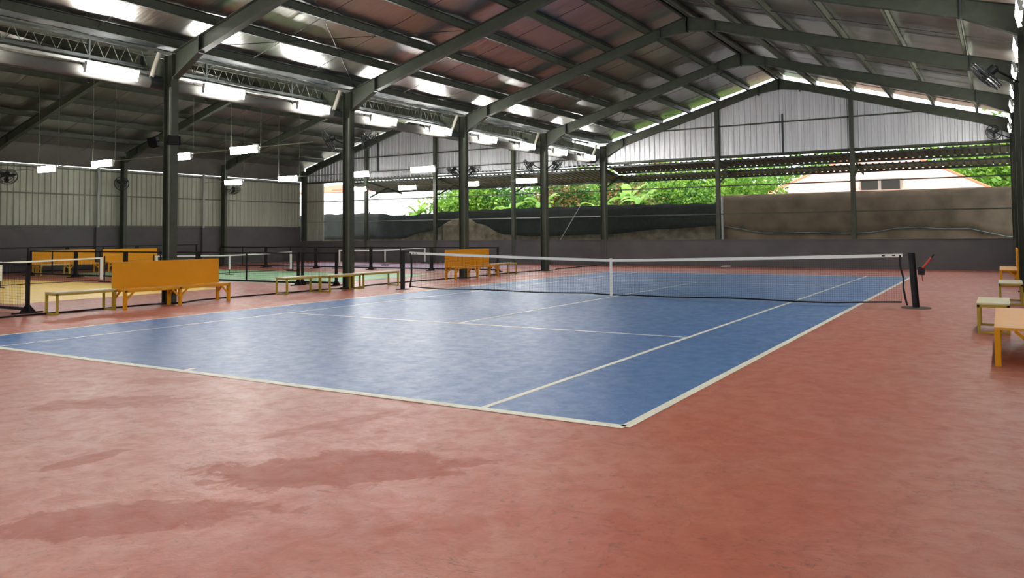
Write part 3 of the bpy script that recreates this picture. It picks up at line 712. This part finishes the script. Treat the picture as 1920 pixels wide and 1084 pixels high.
# house with a hipped roof
hs = thing('house', 'house with pale terracotta hipped roof beyond the plastered wall', 'house', (-4.7, 52, 0))
MB().box((-5.2,0,-.1), (5.2,7,3.9)).build('wall', 'house_wall', hs)
rf = MB(); e = 6.9; rz0, rz1 = 4.05, 6.5
rf.add([(-e,-1.2,rz0),(e,-1.2,rz0),(e,8,rz0),(-e,8,rz0),(-2.6,3.4,rz1),(2.6,3.4,rz1)], [(0,1,5,4),(1,2,5),(2,3,4,5),(3,0,4),(3,2,1,0)])
ro = rf.build('roof', 'roof_tile', hs)
for a_, b_ in (((-e,-1.2,rz0),(-2.6,3.4,rz1)), ((e,-1.2,rz0),(2.6,3.4,rz1)), ((-2.6,3.4,rz1),(2.6,3.4,rz1))): MB().tube([a_, b_], .1, 6).build('ridge_tile', 'orange_sheet', ro)
MB().box((-6.9,-1.25,3.85), (6.9,-1.18,4.06)).build('fascia', 'white_wall', hs)
dm = MB().box((-.6,-.9,4.2), (1.9,.8,4.95)).build('dormer', 'house_wall', hs); MB().box((-.5,-.93,4.25), (.5,-.9,4.85)).build('opening', 'opening_shade', dm); MB().box((.7,-.93,4.25), (1.8,-.9,4.85)).build('opening', 'opening_shade', dm)  # openings are solid near-black panels, the shade inside them put into the colour
tag(MB().box((4.0, 44, -.1), (12, 46, 4.9)).build('brick_outbuilding', 'house_wall'), 'pale brown outbuilding behind the wall at the right edge', 'building')

# ------------------------------------------------------------------ plants
def tree(name, loc, crown, n, ms, label, leaf=.22, trunk_h=None, group='trees and shrubs outside'):
    t = thing(name, label, 'tree', loc, 0, group); cx, cy, cz, rx, ry, rz = crown
    MB().tube([(0,0,-.3), (.05,0,cz*.5), (0,.05,cz)], [.12,.09,.04], 7).build('trunk', 'bark', t)
    ms = [ms] if isinstance(ms, str) else ms
    for mi, mt in enumerate(ms):
        m = MB()
        blobs = [(random.gauss(0,.42), random.gauss(0,.42), random.gauss(0,.42), random.uniform(.35,.6)) for _ in range(14)]
        for i in range(n//len(ms)):
            bx, by, bz, br = random.choice(blobs); d = Vector((random.gauss(0,1), random.gauss(0,1), random.gauss(0,1))).normalized()*br*random.uniform(.75,1.0)
            p = Vector((cx+(bx+d.x)*rx, cy+(by+d.y)*ry, cz+(bz+d.z)*rz))
            a_ = Vector((random.gauss(0,1), random.gauss(0,1), random.gauss(-.3,.6))).normalized(); b_ = a_.cross(Vector((random.gauss(0,1), random.gauss(0,1), random.gauss(0,1)))).normalized()
            l = leaf*random.uniform(.7,1.3); w_ = l*.32
            m.add([p, p+a_*l*.5+b_*w_, p+a_*l, p+a_*l*.5-b_*w_], [(0,1,2,3)])
        o = m.build('foliage', mt, t); o['kind'] = 'stuff'
    return t
def big_leaf(L, wd, droop, m):
    v = []; f = []; n = 9
    for i in range(n+1):
        t = i/n; x = L*t*math.cos(droop*t*.6); z = L*(t*.75 - droop*.75*t*t); w_ = wd*math.sin(math.pi*min(1, .06+t*.94))**.6*(1 if t < .98 else .1)
        v += [(x,-w_,z+.10*w_), (x,0,z-.02), (x,w_,z+.10*w_)]
    for i in range(n):
        for k in (0, 1): a_ = 3*i+k; f.append((a_, a_+3, a_+4, a_+1))
    return MB().add(v, f).mesh('leaf', m, True)
BL = [big_leaf(1.9,.28,.75,'banana_leaf'), big_leaf(1.6,.25,1.0,'banana_leaf'), big_leaf(1.5,.22,1.3,'leaf_mid'), big_leaf(1.4,.16,1.6,'dry_leaf')]
def banana(loc, h, label):
    t = thing('banana_plant', label, 'plant', loc, 0, 'banana plants outside')
    MB().tube([(0,0,-.2), (.05,0,h*.5), (0,0,h)], [.14,.11,.06], 8).build('stem', 'leaf_mid', t)
    for i in range(9):
        o = obj('leaf', BL[i % 3 if i < 8 else 3], t, (0,0,h-.08)); o.rotation_euler = (random.uniform(-.2,.2), random.uniform(-.5,.15), i*2.4+random.uniform(-.3,.3))
random.seed(11)
bl = ['right of the column where the halls meet', 'under the awning left of that column', 'right behind the fourth column', 'left behind the fourth column', 'far left by the white gap', 'beside the black net in the middle']
for (x, y, h), nm in zip([(-14.6,36.3,3.3), (-17.6,37.0,3.0), (-21.0,36.2,3.2), (-23.6,36.8,2.9), (-31.4,37.5,3.0), (-16.2,38.2,3.6)], bl): banana((x, y, -.1), h, 'banana plant with broad leaves, '+nm)
tr = [((-12.2,37.5,-.1), (0,0,4.0,2.2,1.4,1.4), 2600, ['leaf_mid','leaf_dark','leaf_bright'], 'leafy green tree right of the banana plants', .2),
      ((-9.4,38.5,-.1), (0,0,4.0,1.9,1.4,1.4), 2400, ['leaf_bright','leaf_mid'], 'bright green tree behind the gable post', .2),
      ((-28.3,38.5,-.1), (0,0,3.9,2.3,1.4,1.2), 2400, ['leaf_mid','leaf_bright'], 'feathery green shrub above the black net at the left', .26),
      ((-25.2,39.5,-.1), (0,0,3.9,2.3,1.4,1.3), 2400, ['leaf_dark','leaf_mid'], 'dark green shrub above the black net, left of centre', .24),
      ((-21.6,40.5,-.1), (0,0,3.8,2.5,1.4,1.3), 2200, ['leaf_dark','dry_leaf'], 'shrub with dry brown leaves above the black net', .24),
      ((-17.8,41,-.1), (0,0,4.0,2.5,1.4,1.4), 2400, ['leaf_dark','dry_leaf','leaf_mid'], 'shaded tree under the awning near the meeting column', .24)]
tr += [((x, 45, -.1), (0,0,3.6,3.2,1.2,1.7), 2200, ['leaf_dark','leaf_mid'], 'deep green background tree, '+nm, .3) for x, nm in ((-31,'behind the feathery shrub'), (-26,'behind the dark shrub'), (-21,'behind the dry shrub'), (-16,'behind the banana plants'))]
tr.append(((-31.3,41.5,-.1), (0,0,3.5,1.9,1.2,1.2), 1800, ['leaf_bright','leaf_mid'], 'pale green shrub beside the white gap at the back left', .26))
for t_ in tr: tree('leafy_tree', *t_[:4], t_[4], t_[5])
hill = [(-24,61,5), (-17.8,63,5.5), (-10.5,69,6.5), (-16.4,50,4.6), (-3,73,8), (3.8,67,6.5), (14,66,6.5), (4,80,8), (-33,63,5)]
hn = ['far left', 'left of the house', 'behind the left end of the house', 'close to the left of the house', 'behind the house ridge', 'right of the house', 'at the right edge', 'farthest, above the house', 'beyond the black net']
for (x, y, cz), nm in zip(hill, hn): tree('hillside_tree', (x, y, -.1), (0,0,cz*.75,4.6,2.6,cz*.6), 3600, ['leaf_bright','leaf_mid'], 'sunlit bright green tree on the slope, '+nm, .5, group='sunlit trees on the slope')

# ------------------------------------------------------------------ small things on the floor
tag(MB().tube([(0,0,0), (.2,0,.012), (.42,0,.02)], [.02,.04,.02], 8).build('floor_cloth', 'white_band', loc=(-8.0, 29.1, .03)), 'small white scrap on the floor at the back wall behind the net', 'scrap')
